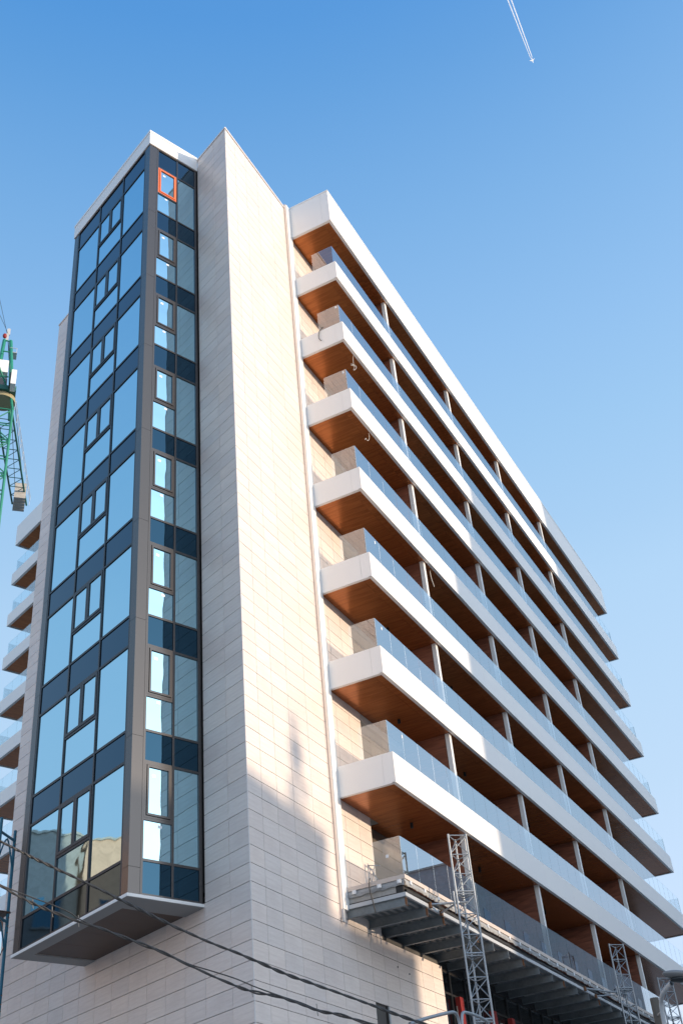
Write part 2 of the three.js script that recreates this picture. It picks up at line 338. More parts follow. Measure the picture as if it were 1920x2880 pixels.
// ---------------------------------------------------------------- balconies along the front
const POSTS = [9.44, 15.83, 22.03, 28.32];
const GX0 = 4.61, GZ = 1.625, PANEW = 1.01, GH = 0.975;
const soffitGeo = {};
function glassRow(g, y0, y1, x1) {
  for (let i = 0, x = GX0; x + PANEW < x1 + 0.3; i++, x += PANEW) part(g, 'glass_panel', pane(x + 0.004, Math.min(x + PANEW - 0.004, x1), y0, y1, GZ - 0.008, GZ + 0.008, 'z'), M.coated);
}
function balcony(k) {
  const g = sub(building, k ? 'balcony' : 'roof_overhang');
  const L = LV[k], yb = L - T, yt = k ? L : yb + 1.684;
  // fascia panels, each with its lower return
  const xs = []; for (let x = XB; x < XE - 1; x += 2.98) xs.push(x); xs.push(XE);
  for (let i = 0; i < xs.length - 1; i++) {
    const a = xs[i] + (i ? 0.0025 : 0), b = xs[i + 1] - (i < xs.length - 2 ? 0.0025 : 0);
    part(g, 'fascia_panel', [bx(a, b, yb, yt, PZ - 0.035, PZ), bx(a, b, yb + 0.001, yb + 0.02, PZ - 0.108, PZ - 0.0352)], M.whites[Math.floor(rnd() * 3)]);
  }
  for (const [z0, z1] of [[0.09, 1.42], [1.425, PZ - 0.036]]) part(g, 'fascia_panel', [bx(XB, XB + 0.035, yb, yt, z0, z1), bx(XB + 0.0352, XB + 0.105, yb + 0.001, yb + 0.02, z0, Math.min(z1, PZ - 0.11))], M.whites[0]);
  part(g, 'fascia_panel', [bx(XE - 0.035, XE, yb, yt, -8, PZ - 0.036), bx(XE - 0.105, XE - 0.0352, yb + 0.001, yb + 0.02, -8, PZ - 0.11)], M.whites[1]);
  if (!k) part(g, 'coping', [bx(XB - 0.014, XE + 0.014, yt + 0.004, yt + 0.07, PZ - 0.3, PZ + 0.014), bx(XB - 0.014, XB + 0.3, yt + 0.004, yt + 0.07, 0.09, PZ - 0.3)], M.white);
  // slab and floor
  part(g, 'slab', [bx(XB + 0.04, XE - 0.04, yb + 0.07, L - 0.06, -0.39, PZ - 0.04), bx(38.95, XE - 0.04, yb + 0.07, L - 0.06, -8, -0.391)], M.slab);
  // wood soffit boards: a deep field and a narrow front row
  const zs = [[0.004, 1.395], [1.40, PZ - 0.112]];
  const edges = [XB + 0.11]; for (let x = XB + 0.11 + 1.22; x < XE - 1; x += 1.22) edges.push(x); edges.push(XE - 0.11);
  for (let i = 0; i < edges.length - 1; i++) for (const [z0, z1] of zs) {
    const zz0 = edges[i] > 36.5 && z0 < 0.1 ? -3 : z0;
    const gm = bx(edges[i] + 0.002, edges[i + 1] - 0.002, yb + 0.028, yb + 0.045, edges[i] > 6.4 && z0 < 0.1 ? Math.min(zz0, -0.38) : zz0, z1);
    uvm(gm, rr(0, 3), rr(0, 3)); part(g, 'soffit_board', gm, M.woods[Math.floor(rnd() * 3)]);
  }
  part(g, 'soffit_void', bx(XB + 0.05, XE - 0.05, yb + 0.046, yb + 0.069, -0.38, PZ - 0.05), M.slab);
  if (k) {
    glassRow(g, L - 0.06, L + GH, XE - 0.14);
    part(g, 'glass_panel', pane(GX0 - 0.012, GX0 + 0.004, L - 0.06, L + GH, 0.78, GZ - 0.01, 'x'), M.glass);
    for (let i = 0; i < 3; i++) part(g, 'glass_panel', bx(XE - 0.138, XE - 0.122, L - 0.06, L + GH, GZ - 1.01 * (i + 1) + 0.004, GZ - 1.01 * i - 0.004), M.glass);
    // posts, party walls, back wall of the balcony above this slab
    const top = LV[k - 1] - T;
    POSTS.forEach((x) => {
      part(g, 'post', bx(x, x + 0.16, L - 0.05, top + 0.027, 1.455, 1.595), M.white);
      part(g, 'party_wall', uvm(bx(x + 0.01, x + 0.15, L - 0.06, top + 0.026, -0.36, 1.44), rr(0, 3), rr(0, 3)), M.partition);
    });
    part(g, 'lintel', bx(6.49, 9.43, top - 0.20, top + 0.026, -0.37, -0.002), M.cream);
    const bs = [6.49, ...POSTS, 38.8];
    for (let i = 0; i < bs.length - 1; i++) part(g, 'balcony_door', bx(bs[i] + (i ? 0.17 : 0.01), bs[i + 1] - 0.01, L - 0.058, top - (i ? 0 : 0.201) + 0.025, -0.38, -0.33), M.backPanel);
    if (k >= 5) for (const x of [7.6, 12.7, 18.9, 25.2]) { const c = new THREE.CylinderGeometry(0.045, 0.045, 0.12, 12); c.translate(x, top - 0.035, 0.75); part(g, 'downlight', c, M.dark); }
  }
  return g;
}
const balconies = LV.map((_, k) => balcony(k));
// loose wires and clamps still hanging on the unfinished balconies
{
  const b = balconies;
  const loop = (x, y, z, s) => { const q = []; for (let i = 0; i <= 14; i++) { const a = i / 14 * 2 * Math.PI; q.push(V(x + Math.sin(a) * s, y - s * 0.7 + Math.cos(a) * s * 0.6, z + 0.05 * Math.sin(2 * a))); } return tube(q, 0.007, 30, 5); };
  part(b[2], 'hanging_wire', [tube([V(5.45, 28.69, 1.62), V(5.44, 28.5, 1.60), V(5.47, 28.3, 1.58)], 0.007, 10, 5), loop(5.47, 28.3, 1.58, 0.15), loop(5.50, 28.28, 1.56, 0.12)], M.wire);
  part(b[3], 'hanging_wire', tube([V(6.02, 25.55, 1.60), V(6.05, 25.32, 1.58), V(5.95, 25.18, 1.55), V(5.83, 25.2, 1.55), V(5.78, 25.1, 1.54)], 0.008, 30, 5), M.wire);
  part(b[4], 'hanging_wire', tube([V(10.1, 19.1 + 3.1, 1.55), V(10.13, 21.9, 1.55), V(10.3, 21.6, 1.55)].map((v) => v), 0.012, 16, 5), M.wire);
  part(b[2], 'loose_cable', tube([V(4.50, 29.62, 1.02), V(4.47, 29.45, 0.86), V(4.47, 29.15, 0.82), V(4.47, 28.98, 0.9)], 0.014, 20, 5), M.rubber);
  for (const k of [3, 4, 5, 7]) part(b[k], 'edge_cap', bx(XE - 0.145, XE - 0.115, LV[k] + GH + 0.001, LV[k] + GH + 0.16, GZ - 1.02, GZ - 0.9), M.blueCap);
  for (const [k, x, dy] of [[2, GX0 - 0.016, 0.93], [3, GX0 - 0.016, 0.92]]) part(b[k], 'glass_sticker', bx(x - 0.002, x + 0.001, LV[k] + dy - 0.1, LV[k] + dy, 1.5, 1.57), M.clip);
  for (const [k, x] of [[5, 5.3], [6, 5.02], [7, 5.55]]) part(b[k], 'glass_sticker', bx(x, x + 0.06, LV[k] + 0.78, LV[k] + 0.88, GZ + 0.0085, GZ + 0.011), M.clip);
}

// ---------------------------------------------------------------- the unfinished steel balcony at the bottom
{
  const g = sub(building, 'steel_balcony'), x0 = XB - 0.02, x1 = 38.5;
  part(g, 'edge_angle', [bx(x0, 8.2, 10.085, 10.19, 1.66, 1.70), bx(x0, x0 + 0.04, 10.085, 10.19, 0.09, 1.659)], M.pinkTrim);
  for (let x = 8.205; x < x1; x += 3) part(g, 'edge_angle', bx(x, Math.min(x + 2.995, x1), 10.085, 10.19, 1.66, 1.70), M.pinkTrim);
  // lumpy membrane edge
  const strip = (a, b, y0, y1, off) => {
    const n = Math.ceil(a.distanceTo(b) / 0.09), d = b.clone().sub(a), nrm = V(d.z, 0, -d.x).normalize().multiplyScalar(-1), pos = [], idx = [], uv = [];
    for (let i = 0; i <= n; i++) for (let j = 0; j <= 4; j++) {
      const p = a.clone().addScaledVector(d, i / n), t = j / 4, bul = off * Math.sin(Math.PI * (0.15 + 0.85 * t)) * (0.6 + 0.8 * rnd());
      pos.push(p.x + nrm.x * bul, y0 + (y1 - y0) * t + (j === 0 ? rr(-0.03, 0.015) : 0), p.z + nrm.z * bul); uv.push(i / n * a.distanceTo(b), t * 0.2);
    }
    for (let i = 0; i < n; i++) for (let j = 0; j < 4; j++) { const q = i * 5 + j; idx.push(q, q + 5, q + 1, q + 1, q + 5, q + 6); }
    const m = new THREE.BufferGeometry(); m.setAttribute('position', new THREE.Float32BufferAttribute(pos, 3)); m.setAttribute('uv', new THREE.Float32BufferAttribute(uv, 2)); m.setIndex(idx); m.computeVertexNormals(); return m;
  };
  part(g, 'membrane', [strip(V(x0, 0, 1.665), V(x1, 0, 1.665), 9.94, 10.084, 0.035), strip(V(x0 + 0.03, 0, 0.09), V(x0 + 0.03, 0, 1.665), 9.94, 10.084, 0.03)], Object.assign(M.membrane.clone(), { side: THREE.DoubleSide }));
  part(g, 'bitumen_edge', [bx(x0 + 0.05, x1, 9.76, 9.96, 1.4, 1.60), bx(x0 + 0.07, x0 + 0.2, 9.76, 9.96, 0.0, 1.399)], M.bitumen);
  { const q = []; for (let x = x0 + 0.1; x <= x1; x += 0.5) q.push(V(x, 9.80 + 0.035 * Math.sin(x * 1.3) + rr(-0.015, 0.015), 1.625)); part(g, 'rolled_flashing', tube(q, 0.05, 300, 7), M.bitumen); }
  part(g, 'floor_slab', bx(x0 + 0.06, x1, 9.80, 10.10, -0.38, 1.398), M.slab);
  // white edge channel in lengths
  for (let x = x0; x < x1; x += 4.2) part(g, 'edge_channel', bx(x, Math.min(x + 4.194, x1), 9.665, 9.757, 1.62, 1.672), M.lampGrey);
  part(g, 'edge_channel', bx(x0 - 0.004, x0 + 0.03, 9.655, 9.757, 0.09, 1.619), M.lampGrey);
  for (let x = 4.75; x < 31; x += 0.86) part(g, 'membrane_clip', [bx(x, x + 0.09, 9.98, 10.07, 1.70, 1.725), bx(x + 0.03, x + 0.06, 9.99, 10.06, 1.725, 1.735)], M.clip);
  for (const z of [0.25, 0.95, 1.5]) part(g, 'membrane_clip', [bx(x0 - 0.06, x0 - 0.03, 9.98, 10.07, z, z + 0.1), bx(x0 - 0.07, x0 - 0.06, 9.99, 10.06, z + 0.03, z + 0.06)], M.clip);
  // folded metal deck
  {
    const prof = []; for (let z = 0.0; z < 1.62; z += 0.2) prof.push([z, 0], [z + 0.07, 0], [z + 0.1, 0.058], [z + 0.17, 0.058]);
    const pos = [], idx = []; prof.forEach(([z, y]) => { pos.push(x0 + 0.02, 9.675 + y, Math.min(z, 1.61), x1, 9.675 + y, Math.min(z, 1.61)); });
    for (let i = 0; i < prof.length - 1; i++) { const q = i * 2; idx.push(q, q + 1, q + 2, q + 2, q + 1, q + 3); }
    const m = new THREE.BufferGeometry(); m.setAttribute('position', new THREE.Float32BufferAttribute(pos, 3)); m.setAttribute('uv', new THREE.Float32BufferAttribute(new Float32Array(pos.length / 3 * 2), 2)); m.setIndex(idx); const nn = m.toNonIndexed(); nn.computeVertexNormals();
    part(g, 'metal_decking', nn, Object.assign(M.decking.clone(), { side: THREE.DoubleSide }));
  }
  const beams = [4.49, 5.72, 6.76, 7.87, 9.05, 10.24, 11.43, 12.72, 14.04, 15.32, 16.5, 17.8, 19.07, 20.36, 21.7, 22.97, 24.25, 25.5, 26.8, 28.1, 29.4, 30.7, 32, 33.3, 34.6];
  beams.forEach((x, i) => {
    const b = part(g, 'steel_beam', [bx(x + 0.05, x + 0.06, 9.452, 9.648, -0.3, 1.66), bx(x, x + 0.11, 9.44, 9.452, -0.3, 1.66), bx(x, x + 0.11, 9.648, 9.66, -0.3, 1.66)], M.steel);
    part(g, 'rusty_beam_end', [bx(x + 0.047, x + 0.063, 9.47, 9.64, 1.61, 1.663), bx(x - 0.002, x + 0.112, 9.437, 9.454, 1.645, 1.664)], i % 3 === 1 || i < 3 ? M.rust : M.steel);
  });
  part(g, 'dark_backing', [bx(x0 - 0.2, x1, 9.40, 9.60, -0.32, -0.30)], M.bitumen);  // dark strip closing off the recess behind the beams
  for (let i = 0, x = GX0; x < 38; i++, x += PANEW) part(g, 'glass_panel', pane(x + 0.004, x + PANEW - 0.004, 10.12, 11.2, GZ - 0.008, GZ + 0.008, 'z'), M.coated);
  part(g, 'glass_panel', pane(GX0 - 0.012, GX0 + 0.004, 10.12, 11.2, 0.85, GZ - 0.01, 'x'), M.glass);
  const top = LV[7] - T;
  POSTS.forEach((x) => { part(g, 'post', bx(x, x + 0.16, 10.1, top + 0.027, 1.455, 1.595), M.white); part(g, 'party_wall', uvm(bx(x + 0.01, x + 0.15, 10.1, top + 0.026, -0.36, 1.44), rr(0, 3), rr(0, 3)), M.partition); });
  const bs = [6.49, ...POSTS, 38.8];
  for (let i = 0; i < bs.length - 1; i++) part(g, 'balcony_door', bx(bs[i] + (i ? 0.17 : 0.01), bs[i + 1] - 0.01, 10.1, top + 0.025, -0.38, -0.33), M.backPanel);
  for (const x of [7.6, 12.7, 18.9, 25.2]) { const c = new THREE.CylinderGeometry(0.045, 0.045, 0.15, 12); c.translate(x, top - 0.05, 0.75); part(g, 'downlight', c, M.dark); }
  part(g, 'glass_sticker', bx(GX0 - 0.0145, GX0 - 0.012, 10.72, 10.80, 1.2, 1.28), M.clip);
  part(g, 'hanging_hose', tube([V(4.55, 10.3, 0.72), V(4.45, 10.18, 0.74), V(4.40, 9.95, 0.76), V(4.42, 9.7, 0.80), V(4.43, 9.42, 0.84)], 0.016, 30, 6), M.rubber);
  part(g, 'temporary_rail', [bar(V(4.72, 10.19, 0.62), V(4.72, 10.75, 0.62), 0.012), bar(V(4.72, 10.70, 0.62), V(4.74, 10.62, 0.95), 0.012), bar(V(4.72, 10.68, 0.64), V(4.74, 10.2, 0.9), 0.010), bar(V(4.73, 10.66, 0.8), V(4.73, 10.2, 0.66), 0.01)], M.galv);
}
// glazed shop front under the deck
{
  const g = sub(building, 'shop_front'), z = -0.28;
  for (let i = 0; i < 18; i++) {
    const x = 10.34 + i * 1.17;
    part(g, 'mullion', bx(x, x + 0.06, 3, 9.42, z - 0.08, z), M.frameDark);
    for (const [y0, y1] of [[8.82, 9.36], [7.2, 8.76], [5.6, 7.14]]) part(g, 'pane', bx(x + 0.07, x + 1.16, y0, y1, z - 0.05, z - 0.035), M.shopGlass);
    for (const y of [8.76, 7.14, 9.36]) part(g, 'transom', bx(x + 0.061, x + 1.169, y, y + 0.06, z - 0.07, z - 0.01), M.frame);
    if (i % 3 === 1) part(g, 'stored_board', bx(x + 0.2, x + 0.62, 7.2, 8.5, z + 0.02, z + 0.05), M.concrete);
  }
  for (const x of [11.72, 14.4, 16.0, 18.7, 21.3]) part(g, 'red_pillar', bx(x, x + 0.26, 3, 8.74, z + 0.01, z + 0.16), M.red);
  part(g, 'ceiling', bx(10.3, 37, 9.43, 9.46, -3.9, z), M.bitumen);
}

// ---------------------------------------------------------------- the rear block of the same estate, far left
{
  const t = thing('rear_apartment_block', 'taller rear block with stacked pale balconies behind the left edge of the tower', 'building');
  t.rotation.y = THETA;
  const ub = (u0, u1, y0, y1, v0, v1) => bx(u0, u1, y0, y1, -v1, -v0);
  const VF = -11.6, U1 = 40.7, U0 = 26;
  part(t, 'core_wall', ub(20, 38.6, 0, 46, -30, VF - 1.9), M.concrete);
  for (let k = 0; k < 12; k++) {
    const b = sub(t, k ? 'balcony' : 'roof_overhang'), yb = 45.76 - 3.19 * k, yt = yb + (k ? T : 1.62);
    for (let u = U0; u < U1 - 1; u += 2.94) part(b, 'fascia_panel', [ub(u + 0.003, u + 2.937, yb, yt, VF - 0.04, VF), ub(u + 0.003, u + 2.937, yb + 0.001, yb + 0.02, VF - 0.16, VF - 0.041)], M.whites[Math.floor(rnd() * 3)]);
    part(b, 'fascia_panel', ub(U1 - 0.035, U1 - 0.002, yb, yt, -22, VF - 0.041), M.whites[0]);
    part(b, 'slab', ub(U0, U1 - 0.04, yb + 0.06, yt - 0.05, -22, VF - 0.045), M.slab);
    for (let u = U0; u < U1 - 0.8; u += 1.21) part(b, 'soffit_board', uvm(ub(u + 0.003, Math.min(u + 1.207, U1 - 0.06), yb + 0.03, yb + 0.045, -14.5, VF - 0.165), rr(0, 3), rr(0, 3)), M.woods[1]);
    if (k) {
      for (let i = 0; i < 9; i++) part(b, 'glass_panel', ub(U1 - 0.3 - 1.2 * (i + 1) + 0.006, U1 - 0.3 - 1.2 * i - 0.006, yt - 0.05, yt + 0.98, VF - 0.14, VF - 0.12), M.glass);
      for (let i = 0; i < 3; i++) part(b, 'glass_panel', ub(U1 - 0.31, U1 - 0.29, yt - 0.05, yt + 0.98, VF - 0.15 - 1.2 * (i + 1), VF - 0.15 - 1.2 * i - 0.01), M.glass);
    }
  }
}

// ---------------------------------------------------------------- lattice masts of the climbing work platform
function latticeMast(label, L, R, B, yTop, yLow, tie) {
  const t = thing('lattice_mast', label, 'mast', 'work platform masts in front of the steel balcony');
  const C3 = [L, R, B].map(([x, z]) => V(x, 0, z));
  const at = (c, y) => V(c.x, y, c.z);
  C3.forEach((c) => part(t, 'leg', bar(at(c, 0), at(c, yTop), 0.03, 8), M.galv));
  let n = 0;
  for (let y = yTop - 0.03; y > yLow; y -= 0.505, n++) {
    for (let i = 0; i < 3; i++) {
      const a = C3[i], b = C3[(i + 1) % 3];
      part(t, 'rung', bar(at(a, y), at(b, y), 0.014, 6), M.galv);
      part(t, 'diagonal', i === 1 ? bar(at(b, y - 0.03), at(a, y - 0.48), 0.012, 6) : bar(at(i === 0 ? b : a, y - 0.03), at(i === 0 ? a : b, y - 0.48), 0.012, 6), M.galv);
    }
    if (n % 3 === 0 && n) for (let i = 0; i < 3; i++) part(t, 'joint_bar', bar(at(C3[i], y + 0.06), at(C3[(i + 1) % 3], y + 0.06), 0.022, 6), M.galv);
  }
  if (tie) {
    const [xa, xb, y] = tie;
    part(t, 'wall_tie', bar(V(xa, y, 1.68), V(R[0] + 0.15, y + 0.02, L[1] + 0.1), 0.03, 10), M.galv);
    part(t, 'wall_tie', bar(V(xb, y - 0.08, 1.68), V(L[0] + 0.05, y - 0.05, L[1] + 0.02), 0.025, 10), M.galv);
    part(t, 'tie_clamp', [bx(xa - 0.05, xa + 0.05, y - 0.09, y + 0.05, 1.675, 1.74), bx(xb - 0.05, xb + 0.05, y - 0.14, y - 0.02, 1.675, 1.74)], M.rust);
    part(t, 'tie_post', bar(V(L[0] - 0.06, y - 0.35, L[1] - 0.05), V(L[0] - 0.06, y + 0.2, L[1] - 0.05), 0.025, 8), M.galv);
  }
  return t;
}
latticeMast('galvanised triangular lattice mast tied to the steel balcony, tallest and nearest of three', [6.02, 2.4], [6.34, 2.77], [6.56, 2.37], 11.44, 5.2, [5.90, 6.57, 9.75]);
latticeMast('lattice mast between the shop front and the street lamp, middle of three', [20.45, 2.4], [20.88, 2.79], [21.1, 2.44], 11.4, 6.5, [18.7, 19.9, 9.75]);
latticeMast('lattice mast behind the street lamp pole, farthest right of three', [27.1, 2.4], [27.58, 2.84], [27.85, 2.45], 11.35, 7.5);
// guard rails of the work platform, just showing at the lower edge
{
  const t = thing('platform_guard_rail', 'bent galvanised tube guard rail at the foot of the nearest mast', 'guard rail');
  const y = 6.62;
  part(t, 'top_rail', tube([V(0.9, 6.05, 3.0), V(1.76, 6.27, 3.0), V(3.1, 6.57, 3.0), V(3.3, 6.6, 3.0), V(3.45, 6.57, 3.0), V(3.52, 6.45, 3.0), V(3.53, 6.0, 3.0)], 0.035, 60, 8), M.galv);
  part(t, 'top_rail', tube([V(3.70, 6.0, 3.0), V(3.71, 6.5, 3.0), V(3.8, 6.65, 3.0), V(3.95, 6.69, 3.0), V(5.05, 6.70, 3.0), V(5.3, 6.64, 3.0), V(5.36, 6.4, 3.0)], 0.035, 60, 8), M.galv);
  part(t, 'rail_post', [bar(V(3.53, 4.6, 3), V(3.53, 6.0, 3), 0.034, 8), bar(V(3.7, 4.6, 3), V(3.7, 6.0, 3), 0.034, 8), bar(V(5.36, 4.6, 3), V(5.36, 6.4, 3), 0.034, 8), bar(V(0.9, 4.6, 3), V(0.9, 6.05, 3), 0.034, 8)], M.galv);
  part(t, 'rail_clamp', bx(3.48, 3.75, 6.28, 6.38, 2.95, 3.05), M.galv);
  part(t, 'platform_deck', bx(0.5, 6, 4.45, 4.6, 2.95, 3.9), M.galv);
  part(t, 'platform_support', [bx(3.4, 3.6, 0, 4.44, 3.2, 3.4)], M.galv);
}

// ---------------------------------------------------------------- lamp pole at the lower right
{
  const t = thing('utility_pole', 'dark weathered timber utility pole at the lower right corner', 'pole');
  const g = new THREE.CylinderGeometry(0.1, 0.13, 6.67, 14); g.translate(6.13, 3.335, 6.7); part(t, 'pole_shaft', g, M.timber);
  const l = thing('street_lamp', 'grey cobra head street lamp on a curved arm strapped to the timber pole', 'street lamp');
  part(l, 'arm', tube([V(5.78, 5.0, 6.86), V(5.76, 6.1, 6.88), V(5.68, 6.45, 6.93), V(5.45, 6.58, 7.05), V(5.2, 6.66, 7.25), V(5.0, 6.68, 7.4)], 0.05, 40, 10), M.lampGrey);
  const hd = new THREE.SphereGeometry(0.5, 20, 12); hd.scale(0.85, 0.17, 0.42); hd.rotateZ(0.1); hd.rotateY(-0.75 + Math.PI); hd.translate(4.68, 6.74, 7.68); part(l, 'lamp_head', hd, M.lampShell);
  const ln = new THREE.SphereGeometry(0.3, 16, 10); ln.scale(0.9, 0.22, 0.5); ln.rotateY(-0.75); ln.translate(4.68, 6.66, 7.68); part(l, 'lens', ln, M.frameDark);
  for (const y of [6.30, 5.95]) part(l, 'strap', [bar(V(5.74, y, 6.9), V(6.24, y, 6.62), 0.03, 8)], M.galv);
}

// ---------------------------------------------------------------- overhead cables
{
  const a = [[-12.65, 5.656, 4.791], [-12.519, 5.584, 4.892], [-12.363, 5.496, 5.016], [-12.135, 5.369, 5.21], [-11.889, 5.223, 5.432], [-11.648, 5.066, 5.66], [-11.415, 4.906, 5.895], [-11.14, 4.716, 6.199], [-10.884, 4.545, 6.515], [-10.643, 4.359, 6.831], [-10.425, 4.201, 7.152], [-10.222, 4.041, 7.477], [-10.092, 3.927, 7.696], [-9.886, 3.746, 8.08]];
  const b = [[-12.525, 5.261, 4.728], [-12.393, 5.174, 4.828], [-12.266, 5.1, 4.932], [-12.12, 5.022, 5.061], [-11.931, 4.93, 5.24], [-11.795, 4.869, 5.379], [-11.569, 4.749, 5.613], [-11.349, 4.619, 5.852], [-11.132, 4.463, 6.094], [-10.926, 4.314, 6.342], [-10.789, 4.225, 6.524], [-10.632, 4.154, 6.757], [-10.519, 4.075, 6.923], [-10.434, 4.01, 7.051], [-10.315, 3.949, 7.249], [-10.105, 3.791, 7.607]];
  const ext = (l) => { const p = l.map((q) => V(...q)); const s = p[0].clone().sub(p[2]).normalize(), e = p[p.length - 1].clone().sub(p[p.length - 3]).normalize(); return [p[0].clone().addScaledVector(s, 9), p[0].clone().addScaledVector(s, 3), ...p, p[p.length - 1].clone().addScaledVector(e, 3), p[p.length - 1].clone().addScaledVector(e, 8)]; };
  const twist = (t, line, n, off, r, turns, ph) => {
    const c = new THREE.CatmullRomCurve3(ext(line));
    for (let s = 0; s < n; s++) {
      const q = []; for (let i = 0; i <= 300; i++) { const u = i / 300, p = c.getPoint(u), an = turns * 2 * Math.PI * u + s * 2 * Math.PI / n + ph; const k = off * (1 + 0.5 * Math.sin(u * 31 + s)); q.push(V(p.x + 0.7 * k * Math.cos(an), p.y + k * Math.sin(an), p.z - 0.7 * k * Math.cos(an))); }
      part(t, 'strand', tube(q, r, 700, 7), M.rubber);
    }
  };
  const t1 = thing('overhead_cable', 'upper black twisted overhead cable crossing in front of the glazed bay', 'cable', 'overhead cables');
  twist(t1, a, 2, 0.0065, 0.0098, 24, 0);
  const t2 = thing('overhead_cable', 'lower bundle of black overhead cables with loose strands tied together', 'cable', 'overhead cables');
  twist(t2, b, 2, 0.0075, 0.0088, 15, 1);
  const s1 = [[-14.5, 6.2, 3.4], [-12.526, 5.266, 4.728], [-12.276, 5.15, 4.937], [-12.144, 5.090, 5.057], [-12.0, 5.01, 5.189], [-11.912, 4.940, 5.265], [-11.349, 4.63, 5.852], [-11.185, 4.512, 6.032], [-11.034, 4.43, 6.222], [-10.886, 4.345, 6.413], [-10.775, 4.267, 6.55], [-10.62, 4.165, 6.757], [-10.5, 4.09, 6.923], [-10.42, 4.02, 7.051], [-10.1, 3.81, 7.607], [-9, 3.1, 9.2]];
  part(t2, 'loose_strand', tube(s1.map((q) => V(...q)), 0.0065, 300, 6), M.rubber);
  for (const i of [2, 3, 4, 10, 13]) part(t2, 'cable_tie', tube([V(b[i][0], b[i][1] + 0.06, b[i][2]), V(b[i][0] + 0.01, b[i][1] - 0.02, b[i][2]), V(b[i][0] + 0.02, b[i][1] - 0.05, b[i][2])], 0.004, 8, 5), M.cableTie);
}

// ---------------------------------------------------------------- scaffold at the lower left
{
  const t = thing('scaffold_tower', 'narrow blue painted scaffold tower beside the left stone wall', 'scaffold');
  const a = P3(9.72, 0, 1.0), b = P3(9.21, 0, 1.68), up = (p, y) => V(p.x, y, p.z);
  part(t, 'post', bar(up(a, 0), up(a, 13.46), 0.045, 8), M.scaf); part(t, 'post', bar(up(b, 0), up(b, 13.55), 0.045, 8), M.scaf);
  for (const y of [13.16, 10.9, 8.9, 6.9]) {
    part(t, 'frame_rail', bar(up(a, y), up(b, y), 0.04, 8), M.scaf);
    const arc = []; for (let i = 0; i <= 8; i++) { const s = i / 8; arc.push(up(a.clone().lerp(b, s), y - 0.75 * Math.abs(2 * s - 1) ** 1.5 - 0.08)); } part(t, 'frame_arch', tube(arc, 0.024, 20, 6), M.scaf);
    part(t, 'lock_pin', [bar(up(a, y + 0.1), up(a, y + 0.1).addScaledVector(E, -0.09), 0.014), bar(up(a, y - 0.12), up(a, y - 0.12).addScaledVector(E, -0.09), 0.014), bar(up(a, y - 0.3), up(a, y - 0.3).addScaledVector(E, -0.09), 0.014)], M.scafRust);
  }
  const far = P3(12.2, 0, 1.0);
  part(t, 'cross_brace', [bar(up(a, 10.3), up(b, 9.1), 0.015), bar(up(a, 9.0), up(b, 7.6), 0.015)], M.scafRust);
  part(t, 'cross_brace', [bar(up(a, 11.7), V(a.x + E.x * 2.4, 13.2, a.z + E.z * 2.4), 0.015)], M.scafRust);
  const pl = new THREE.Group(); pl.name = 'work_deck'; pl.rotation.y = THETA; t.add(pl);
  part(pl, 'toe_board', bx(9.70, 12.6, 11.18, 11.36, -1.64, -1.62), M.brownSoffit);
  for (let i = 0; i < 3; i++) part(pl, 'plank', bx(9.66, 12.6, 11.12 + 0.003 * i, 11.17 + 0.003 * i, -0.95 - 0.22 * (i + 1) + 0.01, -0.95 - 0.22 * i), M.brownSoffit);
}

